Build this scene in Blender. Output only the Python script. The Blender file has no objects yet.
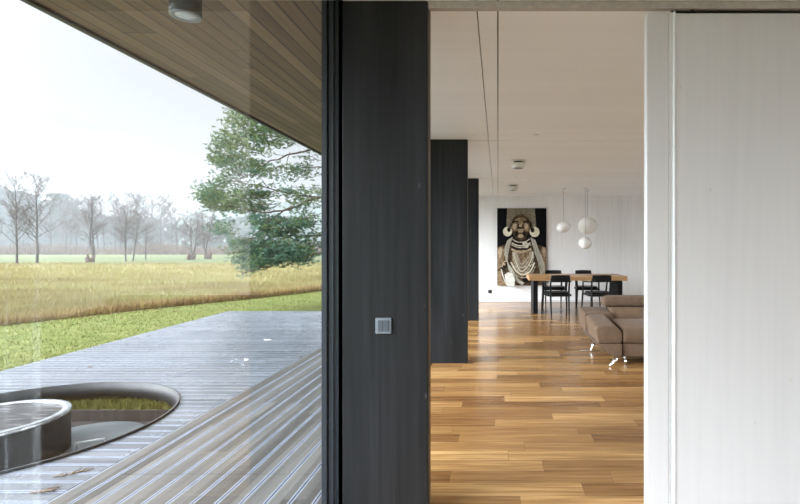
import bpy, bmesh, math, random
import numpy as np
from mathutils import Vector, Matrix, noise

S = bpy.context.scene
COL = S.collection
PI = math.pi

# ------------------------------------------------------------------ camera
CAM_Z = 1.353
FPX = 466.67
cam_d = bpy.data.cameras.new('camera'); cam = bpy.data.objects.new('camera', cam_d); COL.objects.link(cam)
cam.location = (0, 0, CAM_Z); cam.rotation_euler = (PI/2, 0, 0)
cam_d.sensor_width = 36; cam_d.sensor_fit = 'HORIZONTAL'; cam_d.lens = 21.0
cam_d.shift_x = -0.1225; cam_d.shift_y = -0.0069
cam_d.clip_start = 0.05; cam_d.clip_end = 2000
S.camera = cam

# ------------------------------------------------------------------ sky (overcast) and exposure
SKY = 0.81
GLOW = 36.0      # bright sky lobe added left of and behind the camera to light the rooms
w = bpy.data.worlds.new('overcast_sky'); S.world = w; w.use_nodes = True
wn = w.node_tree.nodes; wl = w.node_tree.links; wn.clear()
wo = wn.new('ShaderNodeOutputWorld'); wb = wn.new('ShaderNodeBackground')
tc = wn.new('ShaderNodeTexCoord'); sx = wn.new('ShaderNodeSeparateXYZ'); rp = wn.new('ShaderNodeValToRGB')
wl.new(tc.outputs['Generated'], sx.inputs[0]); wl.new(sx.outputs['Z'], rp.inputs[0])
rp.color_ramp.elements[0].position = 0.0; rp.color_ramp.elements[0].color = (0.80, 0.86, 0.93, 1)
rp.color_ramp.elements[1].position = 0.6; rp.color_ramp.elements[1].color = (0.93, 0.96, 1.0, 1)
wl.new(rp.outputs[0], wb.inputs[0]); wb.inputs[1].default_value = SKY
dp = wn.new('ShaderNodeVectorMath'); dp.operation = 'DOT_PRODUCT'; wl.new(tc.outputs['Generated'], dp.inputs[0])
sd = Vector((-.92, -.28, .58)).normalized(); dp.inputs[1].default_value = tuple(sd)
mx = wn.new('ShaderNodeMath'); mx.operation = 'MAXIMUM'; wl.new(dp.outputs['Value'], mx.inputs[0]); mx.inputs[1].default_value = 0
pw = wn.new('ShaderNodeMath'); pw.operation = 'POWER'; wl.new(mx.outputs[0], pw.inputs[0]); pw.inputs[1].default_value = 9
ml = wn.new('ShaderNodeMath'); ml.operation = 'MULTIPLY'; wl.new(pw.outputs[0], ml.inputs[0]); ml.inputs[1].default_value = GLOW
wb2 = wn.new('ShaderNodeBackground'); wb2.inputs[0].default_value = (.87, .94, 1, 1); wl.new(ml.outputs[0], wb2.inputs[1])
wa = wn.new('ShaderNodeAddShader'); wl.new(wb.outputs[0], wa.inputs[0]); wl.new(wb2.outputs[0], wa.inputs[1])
# second bright sky lobe, added on the right to lift the interior
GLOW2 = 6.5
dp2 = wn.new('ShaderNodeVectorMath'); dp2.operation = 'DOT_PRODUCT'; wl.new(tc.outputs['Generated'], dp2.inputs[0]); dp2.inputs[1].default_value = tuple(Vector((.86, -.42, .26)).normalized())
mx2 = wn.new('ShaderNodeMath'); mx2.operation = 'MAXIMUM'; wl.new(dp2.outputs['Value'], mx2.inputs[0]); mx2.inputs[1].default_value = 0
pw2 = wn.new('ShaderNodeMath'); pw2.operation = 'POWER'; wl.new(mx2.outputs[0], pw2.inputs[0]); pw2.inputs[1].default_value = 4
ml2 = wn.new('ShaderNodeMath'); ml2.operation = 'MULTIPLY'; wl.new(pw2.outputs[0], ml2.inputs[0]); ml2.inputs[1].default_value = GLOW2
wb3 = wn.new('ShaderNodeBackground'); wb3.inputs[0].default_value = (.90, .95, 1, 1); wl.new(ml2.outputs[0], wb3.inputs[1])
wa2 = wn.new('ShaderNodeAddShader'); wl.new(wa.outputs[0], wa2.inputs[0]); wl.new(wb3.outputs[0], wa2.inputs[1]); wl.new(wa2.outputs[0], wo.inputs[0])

S.view_settings.view_transform = 'Standard'; S.view_settings.look = 'None'
S.view_settings.exposure = 0.30; S.view_settings.gamma = 1.0; S.view_settings.use_curve_mapping = False
S.cycles.max_bounces = 10; S.cycles.diffuse_bounces = 6; S.cycles.glossy_bounces = 4
S.cycles.transparent_max_bounces = 16; S.cycles.volume_bounces = 1
S.cycles.sample_clamp_indirect = 6.0
S.cycles.use_denoising = True

# ------------------------------------------------------------------ materials
def node_mat(name):
    m = bpy.data.materials.new(name); m.use_nodes = True
    nt = m.node_tree; b = nt.nodes['Principled BSDF']
    return m, nt, b
def N(nt, t, **kw):
    n = nt.nodes.new(t)
    for k, v in kw.items(): setattr(n, k, v)
    return n
def mapping(nt, scale, loc=(0, 0, 0), rot=(0, 0, 0)):
    g = N(nt, 'ShaderNodeNewGeometry'); m = N(nt, 'ShaderNodeMapping')
    m.inputs['Scale'].default_value = scale; m.inputs['Location'].default_value = loc; m.inputs['Rotation'].default_value = rot
    nt.links.new(g.outputs['Position'], m.inputs[0]); return m
def ramp(nt, src, stops):
    r = N(nt, 'ShaderNodeValToRGB'); e = r.color_ramp.elements
    while len(e) > 1: e.remove(e[0])
    e[0].position = stops[0][0]; e[0].color = (*stops[0][1], 1)
    for p, c in stops[1:]:
        q = e.new(p); q.color = (*c, 1)
    nt.links.new(src, r.inputs[0]); return r
def mixc(nt, f, a, b, mode='MIX'):
    m = N(nt, 'ShaderNodeMix', data_type='RGBA', blend_type=mode)
    for s, v in ((m.inputs[0], f), (m.inputs[6], a), (m.inputs[7], b)):
        if isinstance(v, (int, float)): s.default_value = v
        elif isinstance(v, tuple): s.default_value = (*v, 1)
        else: nt.links.new(v, s)
    return m.outputs[2]
def bump(nt, b, h, strength, dist=0.01):
    n = N(nt, 'ShaderNodeBump'); n.inputs['Strength'].default_value = strength; n.inputs['Distance'].default_value = dist
    nt.links.new(h, n.inputs['Height']); nt.links.new(n.outputs[0], b.inputs['Normal']); return n
def noise_tex(nt, vec, scale, detail=4, rough=.55):
    n = N(nt, 'ShaderNodeTexNoise'); n.inputs['Scale'].default_value = scale
    n.inputs['Detail'].default_value = detail; n.inputs['Roughness'].default_value = rough
    nt.links.new(vec, n.inputs['Vector']); return n
def plain(name, col, rough=.5, metal=0, var=.12, scale=30, spec=.5, bmp=0):
    m, nt, b = node_mat(name)
    mp = mapping(nt, (1, 1, 1)); n = noise_tex(nt, mp.outputs[0], scale)
    lo = tuple(max(0, c*(1-var)) for c in col); hi = tuple(min(1, c*(1+var)) for c in col)
    r = ramp(nt, n.outputs[0], [(.3, lo), (.7, hi)])
    nt.links.new(r.outputs[0], b.inputs['Base Color'])
    b.inputs['Roughness'].default_value = rough; b.inputs['Metallic'].default_value = metal
    b.inputs['Specular IOR Level'].default_value = spec
    if bmp: bump(nt, b, n.outputs[0], bmp)
    return m
def wood(name, dark, light, grain_axis, rough=.5, knots=None, knot_col=(.2, .15, .1), line_axis=None, pitch=.1, line=.0, bmp=.1, spec=.5, gs=26):
    """streaky wood; grain runs along grain_axis (0,1,2); knots = density scale"""
    m, nt, b = node_mat(name)
    sc = [gs, gs, gs]; sc[grain_axis] = gs*.035
    mp = mapping(nt, tuple(sc)); n = noise_tex(nt, mp.outputs[0], 1.0, 6, .6)
    sc2 = [3.0, 3.0, 3.0]; sc2[grain_axis] = .35
    mp2 = mapping(nt, tuple(sc2), loc=(3.1, 1.7, 5.3)); n2 = noise_tex(nt, mp2.outputs[0], 1.0, 3, .5)
    add = N(nt, 'ShaderNodeMath', operation='MULTIPLY_ADD'); nt.links.new(n.outputs[0], add.inputs[0]); add.inputs[1].default_value = .5
    hf = N(nt, 'ShaderNodeMath', operation='MULTIPLY'); nt.links.new(n2.outputs[0], hf.inputs[0]); hf.inputs[1].default_value = .5
    nt.links.new(hf.outputs[0], add.inputs[2])
    r = ramp(nt, add.outputs[0], [(.33, dark), (.67, light)])
    c = r.outputs[0]
    if knots:
        sk = [knots*1.6]*3; sk[grain_axis] = knots
        mk = mapping(nt, tuple(sk), loc=(7.3, 2.2, 9.1))
        v = N(nt, 'ShaderNodeTexVoronoi'); v.inputs['Scale'].default_value = 1; nt.links.new(mk.outputs[0], v.inputs['Vector'])
        rk = ramp(nt, v.outputs['Distance'], [(.0, (1, 1, 1)), (.035, (.8, .8, .8)), (.07, (0, 0, 0))])
        c = mixc(nt, rk.outputs[0], c, knot_col)
    if line_axis is not None:
        g = N(nt, 'ShaderNodeNewGeometry'); s = N(nt, 'ShaderNodeSeparateXYZ'); nt.links.new(g.outputs['Position'], s.inputs[0])
        a = N(nt, 'ShaderNodeMath', operation='DIVIDE'); nt.links.new(s.outputs[line_axis], a.inputs[0]); a.inputs[1].default_value = pitch
        fr = N(nt, 'ShaderNodeMath', operation='FRACT'); nt.links.new(a.outputs[0], fr.inputs[0])
        fl = N(nt, 'ShaderNodeMath', operation='FLOOR'); nt.links.new(a.outputs[0], fl.inputs[0])
        wnz = N(nt, 'ShaderNodeTexWhiteNoise', noise_dimensions='1D'); nt.links.new(fl.outputs[0], wnz.inputs['W'])
        tone = ramp(nt, wnz.outputs[0], [(0, (1-line*.5,)*3), (1, (1, 1, 1))])
        c = mixc(nt, 1.0, c, tone.outputs[0], 'MULTIPLY')
        rl = ramp(nt, fr.outputs[0], [(0, (1-line,)*3), (.025, (1, 1, 1))])
        c = mixc(nt, 1.0, c, rl.outputs[0], 'MULTIPLY')
    nt.links.new(c, b.inputs['Base Color'])
    b.inputs['Roughness'].default_value = rough; b.inputs['Specular IOR Level'].default_value = spec
    if bmp: bump(nt, b, n.outputs[0], bmp, .004)
    return m
def planks(name, row_axis, pitch, length, stops, rough=.28, gap=.02, gapcol=(.08, .045, .02), grain=(1, 1), spec=.5, coat=0, seed=0.0, rough_var=0):
    """boards of random tone; rows stack along row_axis, boards run along the other horizontal axis"""
    m, nt, b = node_mat(name); L = nt.links.new
    g = N(nt, 'ShaderNodeNewGeometry'); s = N(nt, 'ShaderNodeSeparateXYZ'); L(g.outputs['Position'], s.inputs[0])
    def M(op, a, c=None, d=None):
        n = N(nt, 'ShaderNodeMath', operation=op)
        for i, v in enumerate((a, c, d)):
            if v is None: continue
            if isinstance(v, (int, float)): n.inputs[i].default_value = v
            else: L(v, n.inputs[i])
        return n.outputs[0]
    ru = M('DIVIDE', s.outputs[row_axis], pitch); row = M('FLOOR', ru); fr = M('FRACT', ru)
    w1 = N(nt, 'ShaderNodeTexWhiteNoise', noise_dimensions='1D'); L(M('ADD', row, seed), w1.inputs['W'])
    ln = M('MULTIPLY_ADD', w1.outputs[0], length*.5, length*.7)
    u = M('ADD', M('DIVIDE', s.outputs[1-row_axis], ln), M('MULTIPLY', w1.outputs[0], 37.7))
    colx = M('FLOOR', u); fu = M('FRACT', u)
    cv = N(nt, 'ShaderNodeCombineXYZ'); L(row, cv.inputs[0]); L(colx, cv.inputs[1]); cv.inputs[2].default_value = seed
    w2 = N(nt, 'ShaderNodeTexWhiteNoise', noise_dimensions='3D'); L(cv.outputs[0], w2.inputs['Vector'])
    # grain, shifted per board
    sc = [0, 0, 1]; sc[row_axis] = 40*grain[0]; sc[1-row_axis] = 1.8*grain[1]
    mp = mapping(nt, tuple(sc)); off = N(nt, 'ShaderNodeVectorMath', operation='ADD'); L(mp.outputs[0], off.inputs[0])
    sc5 = N(nt, 'ShaderNodeVectorMath', operation='SCALE'); L(w2.outputs['Color'], sc5.inputs[0]); sc5.inputs[3].default_value = 50
    L(sc5.outputs[0], off.inputs[1])
    gn = noise_tex(nt, off.outputs[0], 1.0, 5, .6)
    t = M('ADD', M('MULTIPLY', w2.outputs['Value'], .52), M('MULTIPLY', M('SUBTRACT', gn.outputs[0], .28), 1.05))
    r = ramp(nt, t, stops)
    e1 = M('LESS_THAN', fr, gap); e2 = M('LESS_THAN', fu, gap*pitch/length)
    e = M('MAXIMUM', e1, e2)
    c = mixc(nt, M('MULTIPLY', e, .75), r.outputs[0], gapcol)
    L(c, b.inputs['Base Color']); b.inputs['Roughness'].default_value = rough; b.inputs['Specular IOR Level'].default_value = spec
    if rough_var:
        mpr = mapping(nt, (1, 1, 1)); nr = noise_tex(nt, mpr.outputs[0], 1.3, 5, .65)
        mr = N(nt, 'ShaderNodeMapRange'); L(nr.outputs[0], mr.inputs[0]); mr.inputs[1].default_value = .35; mr.inputs[2].default_value = .65
        mr.inputs[3].default_value = rough; mr.inputs[4].default_value = rough+rough_var; L(mr.outputs[0], b.inputs['Roughness'])
    bump(nt, b, gn.outputs[0], .06, .003)
    return m

M_floor = planks('oak_parquet', 1, .1405, 1.15, [(0.05, (.085, .036, .012)), (.3, (.15, .070, .024)), (.6, (.245, .130, .047)), (.92, (.44, .265, .110))], rough=.22, gap=.018, seed=4)
M_white = wood('whitewashed_spruce', (.60, .60, .61), (.655, .655, .66), 2, .45, knots=5.0, knot_col=(.58, .545, .52), bmp=.05)
M_white_back = wood('whitewashed_wall', (.74, .725, .715), (.86, .85, .845), 2, .6, knots=2.4, knot_col=(.5, .47, .44), bmp=.05, line_axis=0, pitch=.6, line=.1)
M_ceil = wood('whitewashed_ceiling', (.84, .835, .835), (.90, .895, .895), 0, .6, knots=1.5, knot_col=(.5, .42, .36), bmp=.05, gs=7)
M_black = wood('black_stained_spruce', (.004, .0045, .005), (.024, .026, .029), 2, .45, knots=4.2, knot_col=(.06, .062, .066), line_axis=0, pitch=.086, line=.6, bmp=.25, spec=.28)
M_frame = plain('black_window_frame', (.026, .030, .037), .38)
M_edge = wood('raw_brown_edge', (.028, .022, .016), (.055, .042, .030), 2, .5)
M_rail = plain('greige_rail', (.42, .39, .36), .4)
M_gap = plain('dark_gap', (.07, .055, .045), .8)
M_alu = plain('pale_aluminium', (.80, .83, .85), .3, 0.0, .03)
M_chrome = plain('chrome', (.85, .85, .86), .08, 1.0, .02)
M_steel = plain('dark_steel', (.012, .013, .015), .6, .2, .5, 12)
M_rim = plain('worn_steel_rim', (.45, .46, .48), .25, .8, .25, 20)
M_blk = plain('black_lacquer', (.008, .009, .010), .4, spec=.2)
M_blkmetal = plain('black_table_metal', (.006, .006, .007), .6, spec=.15)
M_switch1 = plain('switch_frame_grey', (.15, .175, .20), .35)
M_switch2 = plain('switch_rocker_grey', (.07, .085, .10), .45)
M_opal = plain('opal_white', (.86, .86, .84), .3, 0, .02)
M_whitepl = plain('white_enamel', (.75, .74, .72), .35, 0, .03)
M_lens = plain('frosted_lens', (.62, .66, .68), .2, 0, .05)
M_grey = plain('anthracite_metal', (.06, .063, .068), .4, .3)
M_greyrim = plain('grey_metal_rim', (.25, .27, .29), .35, .5)
M_tabletop = wood('oak_table', (.30, .15, .06), (.52, .31, .145), 0, .35, bmp=.15)
M_sofa = plain('taupe_suede', (.115, .072, .045), .85, 0, .18, 14, .25)
_nt = M_sofa.node_tree; _b = _nt.nodes['Principled BSDF']; _b.inputs['Sheen Weight'].default_value = .05; _b.inputs['Sheen Roughness'].default_value = .4
M_sofaseam = plain('sofa_seam', (.10, .065, .045), .9)
M_roof = plain('roof_edge_metal', (.018, .018, .02), .4)
M_soffit = planks('larch_soffit', 0, .097, 2.6, [(.1, (.11, .062, .028)), (.45, (.19, .112, .053)), (.9, (.30, .195, .10))], rough=.5, gap=.11, gapcol=(.015, .01, .008), grain=(.5, .4), seed=2)
M_deck_in = planks('wet_deck_boards', 0, .13, 3.0, [(.1, (.04, .036, .032)), (.5, (.08, .075, .07)), (.9, (.13, .123, .115))], rough=.38, gap=0, seed=7, rough_var=.25, spec=.35, grain=(.6, .6))
M_deck_out = planks('wet_grey_deck_boards', 1, .1075, 2.4, [(.1, (0.058, 0.062, 0.071)), (.5, (0.098, 0.104, 0.118)), (.9, (0.137, 0.145, 0.163))], rough=.14, gap=0, seed=9, rough_var=.25, spec=.38, grain=(.5, .5))
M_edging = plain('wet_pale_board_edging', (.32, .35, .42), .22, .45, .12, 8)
M_deckside = plain('deck_fascia', (.05, .045, .04), .6)
M_bark = plain('pine_bark', (.10, .07, .055), .9, 0, .35, 6)
M_bark_far = plain('alder_bark', (.06, .052, .047), .9, 0, .3, 3)
M_stump = plain('broken_stump', (.07, .042, .03), .9, 0, .3, 5)
M_needle = plain('pine_needles', (.125, .175, .075), .7, 0, .35, 1.6, .2)
M_needle2 = plain('pine_needles_bluish', (.085, .155, .105), .7, 0, .3, 1.2, .2)
M_conifer = plain('far_conifer_green', (.032, .050, .036), .9, 0, .3, .5, .1)
M_twig = plain('bare_twig', (.085, .062, .052), .9, 0, .2, 2, .1)
M_brush = plain('brown_brush', (.12, .082, .06), .9, 0, .35, .6, .1)
M_hill = plain('wooded_ridge', (.05, .07, .06), .95, 0, .4, .03, .1)
M_leaf = plain('brown_leaf', (.11, .065, .03), .7)
M_feather = plain('pale_leaf', (.75, .75, .72), .6)

# glass pane
M_glass, nt, b = node_mat('window_glass'); nt.nodes.remove(b)
go = nt.nodes['Material Output']; tr = N(nt, 'ShaderNodeBsdfTransparent'); gl = N(nt, 'ShaderNodeBsdfGlossy'); fx = N(nt, 'ShaderNodeFresnel'); ms = N(nt, 'ShaderNodeMixShader')
tr.inputs[0].default_value = (.985, .99, .99, 1); gl.inputs['Roughness'].default_value = 0.0; fx.inputs[0].default_value = 1.45
gg = N(nt, 'ShaderNodeNewGeometry'); mr = N(nt, 'ShaderNodeMapRange'); nt.links.new(gg.outputs['Backfacing'], mr.inputs[0])
mr.inputs[3].default_value = 1.45; mr.inputs[4].default_value = 1/1.45; nt.links.new(mr.outputs[0], fx.inputs[0])   # same reflectance from both sides
nt.links.new(fx.outputs[0], ms.inputs[0]); nt.links.new(tr.outputs[0], ms.inputs[1]); nt.links.new(gl.outputs[0], ms.inputs[2]); nt.links.new(ms.outputs[0], go.inputs[0])

# ground
M_ground, nt, b = node_mat('meadow_ground'); L = nt.links.new
mp = mapping(nt, (1, 1, 1)); n1 = noise_tex(nt, mp.outputs[0], 3.5, 6, .7); n2 = noise_tex(nt, mp.outputs[0], .12, 4, .6)
mpy = mapping(nt, (.04, .16, 1)); n3 = noise_tex(nt, mpy.outputs[0], 1.0, 4, .6)
lawn = ramp(nt, n1.outputs[0], [(.3, (0.071, 0.094, 0.022)), (.5, (0.122, 0.139, 0.040)), (.75, (0.179, 0.177, 0.068))])
mead = ramp(nt, n3.outputs[0], [(.3, (0.195, 0.143, 0.083)), (.5, (0.315, 0.277, 0.143)), (.72, (0.315, 0.307, 0.150))])
far = ramp(nt, n2.outputs[0], [(.3, (0.089, 0.112, 0.051)), (.7, (0.140, 0.149, 0.079))])
g = N(nt, 'ShaderNodeNewGeometry'); s = N(nt, 'ShaderNodeSeparateXYZ'); L(g.outputs['Position'], s.inputs[0])
def MM(op, a, c):
    n = N(nt, 'ShaderNodeMath', operation=op)
    for i, v in enumerate((a, c)):
        if isinstance(v, (int, float)): n.inputs[i].default_value = v
        else: L(v, n.inputs[i])
    return n.outputs[0]
ymod = MM('ADD', s.outputs[1], MM('MULTIPLY', n2.outputs[0], 10))
ff = MM('GREATER_THAN', ymod, 52)
# lawn edge: y > 10.7 + (x+11.4)*2.12
ledge = MM('GREATER_THAN', MM('SUBTRACT', MM('ADD', s.outputs[1], MM('MULTIPLY', n1.outputs[0], 1.0)), MM('MULTIPLY', MM('ADD', s.outputs[0], 11.4), 2.12)), 11.6)
c1 = mixc(nt, ledge, lawn.outputs[0], mead.outputs[0]); c2 = mixc(nt, ff, c1, far.outputs[0])
L(c2, b.inputs['Base Color']); b.inputs['Roughness'].default_value = .95; b.inputs['Specular IOR Level'].default_value = .1
bump(nt, b, n1.outputs[0], .6, .06)

def blade_mat(name, stops, scale=.5):
    m, nt, b = node_mat(name); mp = mapping(nt, (.35, 1.1, 1)); n = noise_tex(nt, mp.outputs[0], scale, 4, .65)
    mpb = mapping(nt, (14, 14, 0)); nb = noise_tex(nt, mpb.outputs[0], 1, 2, .5)
    ad = N(nt, 'ShaderNodeMath', operation='MULTIPLY_ADD'); nt.links.new(nb.outputs[0], ad.inputs[0]); ad.inputs[1].default_value = .5
    h = N(nt, 'ShaderNodeMath', operation='MULTIPLY'); nt.links.new(n.outputs[0], h.inputs[0]); h.inputs[1].default_value = .5; nt.links.new(h.outputs[0], ad.inputs[2])
    r = ramp(nt, ad.outputs[0], stops); nt.links.new(r.outputs[0], b.inputs['Base Color'])
    b.inputs['Roughness'].default_value = .8; b.inputs['Specular IOR Level'].default_value = .15
    b.inputs['Subsurface Weight'].default_value = 0
    return m
M_reed = blade_mat('dry_meadow_grass', [(.38, (0.106, 0.070, 0.038)), (.45, (0.223, 0.178, 0.077)), (.52, (0.281, 0.257, 0.122)), (.58, (0.213, 0.213, 0.091)), (.66, (0.291, 0.242, 0.100))], .30)
M_lawnb = blade_mat('lawn_blades', [(.38, (0.067, 0.077, 0.014)), (.50, (0.123, 0.122, 0.027)), (.62, (0.181, 0.151, 0.048))], .8)

# ------------------------------------------------------------------ mesh helpers
class MB:
    def __init__(s): s.v = []; s.f = []; s.mi = []; s.smooth = []
    def add(s, vs, fs, mi=0, smooth=False):
        o = len(s.v); s.v += [tuple(v) for v in vs]; s.f += [tuple(i+o for i in f) for f in fs]
        s.mi += [mi]*len(fs); s.smooth += [smooth]*len(fs); return s
    def box(s, x0, x1, y0, y1, z0, z1, mi=0):
        vs = [(x, y, z) for x in (x0, x1) for y in (y0, y1) for z in (z0, z1)]
        return s.add(vs, [(0, 1, 3, 2), (4, 6, 7, 5), (0, 4, 5, 1), (2, 3, 7, 6), (0, 2, 6, 4), (1, 5, 7, 3)], mi)
    def tube(s, pts, rads, n=8, mi=0, cap=True, flat=1.0, smooth=True):
        pts = [Vector(p) for p in pts]
        if isinstance(rads, (int, float)): rads = [rads]*len(pts)
        vs = []; prev = None
        for i, p in enumerate(pts):
            d = (pts[min(i+1, len(pts)-1)]-pts[max(i-1, 0)]).normalized()
            if prev is None:
                a = Vector((0, 0, 1)) if abs(d.z) < .9 else Vector((1, 0, 0)); u = d.cross(a).normalized()
            else: u = (prev - d*prev.dot(d)).normalized()
            prev = u; q = d.cross(u)
            for k in range(n):
                t = 2*PI*k/n; vs.append(p+u*math.cos(t)*rads[i]+q*math.sin(t)*rads[i]*flat)
        fs = [(i*n+k, i*n+(k+1) % n, (i+1)*n+(k+1) % n, (i+1)*n+k) for i in range(len(pts)-1) for k in range(n)]
        if cap: fs += [tuple(range(n))[::-1], tuple((len(pts)-1)*n+k for k in range(n))]
        return s.add(vs, fs, mi, smooth)
    def lathe(s, prof, c=(0, 0, 0), n=32, mi=0, smooth=True, close=True):
        vs = [(c[0]+r*math.cos(2*PI*k/n), c[1]+r*math.sin(2*PI*k/n), c[2]+z) for r, z in prof for k in range(n)]
        fs = [(i*n+k, i*n+(k+1) % n, (i+1)*n+(k+1) % n, (i+1)*n+k) for i in range(len(prof)-1) for k in range(n)]
        if close: fs += [tuple(range(n))[::-1], tuple((len(prof)-1)*n+k for k in range(n))]
        return s.add(vs, fs, mi, smooth)
    def loft(s, secs, mi=0, smooth=False):
        n = len(secs[0]); vs = [v for sec in secs for v in sec]
        fs = [(i*n+k, i*n+(k+1) % n, (i+1)*n+(k+1) % n, (i+1)*n+k) for i in range(len(secs)-1) for k in range(n)]
        fs += [tuple(range(n))[::-1], tuple((len(secs)-1)*n+k for k in range(n))]
        return s.add(vs, fs, mi, smooth)
    def build(s, name, mats, parent=None, bevel=0, seg=2, subsurf=0, fixn=True):
        me = bpy.data.meshes.new(name); me.from_pydata(s.v, [], s.f)
        for m in (mats if isinstance(mats, (list, tuple)) else [mats]): me.materials.append(m)
        me.polygons.foreach_set('material_index', s.mi); me.polygons.foreach_set('use_smooth', s.smooth)
        if fixn:
            bm = bmesh.new(); bm.from_mesh(me); bmesh.ops.recalc_face_normals(bm, faces=bm.faces); bm.to_mesh(me); bm.free()
        o = bpy.data.objects.new(name, me); COL.objects.link(o)
        if parent: o.parent = parent; o.matrix_parent_inverse = Matrix.Translation(-Vector(parent.location)) if parent.type == 'EMPTY' else Matrix()
        if bevel:
            bv = o.modifiers.new('bevel', 'BEVEL'); bv.width = bevel; bv.segments = seg; bv.limit_method = 'ANGLE'; bv.angle_limit = .5
        if subsurf:
            ss = o.modifiers.new('sub', 'SUBSURF'); ss.levels = subsurf; ss.render_levels = subsurf
        if bevel and seg > 2:
            for p in me.polygons: p.use_smooth = True
        return o
def tag(o, label, cat, group=None, kind=None):
    if label: o['label'] = label
    if cat: o['category'] = cat
    if group: o['group'] = group
    if kind: o['kind'] = kind
    return o
def struct(o): o['kind'] = 'structure'; return o
def empty(name, loc=(0, 0, 0)):
    o = bpy.data.objects.new(name, None); o.location = loc; o.empty_display_size = .1; COL.objects.link(o); return o
def kids(o): return [c for c in o.children]
def copy_tree(o, parent=None):
    c = o.copy(); COL.objects.link(c); c.parent = parent
    for ch in kids(o): copy_tree(ch, c)
    return c
def at(x, y, d):   # a point of the place seen at (x, y) of the frame, at depth d
    return Vector(((x-498)*d/FPX, d, CAM_Z-(y-246.5)*d/FPX))
def sph(mb, c, r, mi=0, n=16, rot=None):
    vs = []; fs = []
    for i in range(n+1):
        ph = PI*i/n
        for k in range(n*2):
            th = PI*k/n; v = Vector((r[0]*math.sin(ph)*math.cos(th), r[1]*math.sin(ph)*math.sin(th), r[2]*math.cos(ph)))
            if rot: v = rot @ v
            vs.append(v+Vector(c))
    m = n*2
    fs = [(i*m+k, i*m+(k+1) % m, (i+1)*m+(k+1) % m, (i+1)*m+k) for i in range(n) for k in range(m)]
    mb.add(vs, fs, mi, True)

# ------------------------------------------------------------------ setting
XG = -.804            # glazing plane
XR = 4.3              # right wall
YB = 11.38            # back wall
YN = -2.6             # wall behind
CZ = 2.595
GZ = -.48             # lawn level
PY = [2.357, 5.411, 8.516]
struct(MB().box(-.90, XR, YN, YB, -.2, 0).build('floor', M_floor))
# ceiling: timber panels with open joints and two long slots
c = MB()
ys = [YN, -.6, 2.44, 5.462, 8.562, YB]; xs = [-.785, -.111, -.001, XR]
for j in range(len(ys)-1):
    for i in range(3):
        if i == 2 and j == 2:      # bay opened for the added roof light
            c.box(xs[i]+.004, 2.5, ys[j]+.003, ys[j+1]-.003, CZ, CZ+.10); c.box(4.1, XR-.004, ys[j]+.003, ys[j+1]-.003, CZ, CZ+.10); c.box(2.5, 4.1, ys[j]+.003, 3.0, CZ, CZ+.10); continue
        c.box(xs[i]+(.003 if i else 0), xs[i+1]-.003, ys[j]+.014, ys[j+1]-.014, CZ, CZ+.10)
struct(c.build('ceiling', M_ceil))
rf = MB(); rf.box(-2.40, 2.5, YN-.3, YB+.6, CZ+.11, CZ+.42); rf.box(4.1, XR+.2, YN-.3, YB+.6, CZ+.11, CZ+.42); rf.box(2.5, 4.1, YN-.3, 3.0, CZ+.11, CZ+.42); rf.box(2.5, 4.1, 5.46, YB+.6, CZ+.11, CZ+.42)
struct(rf.build('roof_slab', M_gap))
struct(MB().box(2.45, 4.15, 2.95, 5.5, CZ+.43, CZ+.44).build('window_8', M_glass))  # roof light added out of view to bring more daylight in
sh = MB(); sh.box(2.48, 2.5, 3.0, 5.46, CZ+.101, CZ+.41); sh.box(4.1, 4.12, 3.0, 5.46, CZ+.101, CZ+.41); sh.box(2.5, 4.1, 2.98, 3.0, CZ+.101, CZ+.41); sh.box(2.5, 4.1, 5.46, 5.48, CZ+.101, CZ+.41)
struct(sh.build('added_roof_light_lining', M_white))  # lining of the added roof light shaft
struct(MB().box(-2.40, -.885, YN-.3, YB+.6, 2.625, 2.70).build('ceiling_soffit', M_soffit))
struct(MB().box(-2.435, -2.40, YN-.3, YB+.6, 2.607, 3.03).build('trim_2', M_roof))
struct(MB().box(-.9, XR, YB, YB+.2, 0, CZ).build('wall_back', M_white_back))
struct(MB().box(-.785, XR, YB-.014, YB, 0, .055).build('baseboard_back', M_white, bevel=.004))
rw = MB(); rw.box(XR, XR+.2, 5.8, YB, 0, CZ); rw.box(XR, XR+.2, -.6, 2.7, 0, CZ); rw.box(XR, XR+.2, YN, YN+.2, 0, CZ)
struct(rw.build('wall_right', M_white_back))
fw = MB(); fw.box(-.9, XR, YN-.2, YN, 0, CZ); struct(fw.build('wall_front', M_white))
# partition that the sliding leaf runs in front of
struct(MB().box(1.62, XR, 2.44, 2.54, 0, CZ).build('wall_partition', M_white))
# overhead rail of the sliding door
r = MB(); r.box(-.352, XR, 2.357, 2.372, 2.557, CZ-.001); r.box(-.352, XR, 2.372, 2.42, 2.573, CZ-.001)
struct(r.build('trim_1', M_rail))
struct(MB().box(.90, XR, 2.421, 2.432, 2.535, CZ-.001).build('gap_shade_strip', M_gap))  # dark strip in place of the shade between rail and door top
# sliding door
dr = empty('door_1', (1.2, 2.395, 0)); dr['kind'] = 'structure'
MB().box(.903, 2.30, 2.377, 2.420, .008, 2.541).build('door_panel', M_white, dr, bevel=.002)
MB().box(.756, .872, 2.377, 2.420, .008, 2.546).build('edge_stile', M_white, dr, bevel=.004, seg=1)
ch = MB(); ch.box(.872, .903, 2.385, 2.420, .008, 2.549); ch.box(.872, .877, 2.379, 2.385, .008, 2.549); ch.box(.896, .903, 2.374, 2.385, .008, 2.552)
ch.build('pull_channel', M_alu, dr)
rl = MB(); rl.box(.975, .999, 2.374, 2.39, 2.549, 2.556); rl.tube([(.987, 2.372, 2.553), (.987, 2.40, 2.553)], .006)
rl.build('roller', M_grey, dr)

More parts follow.
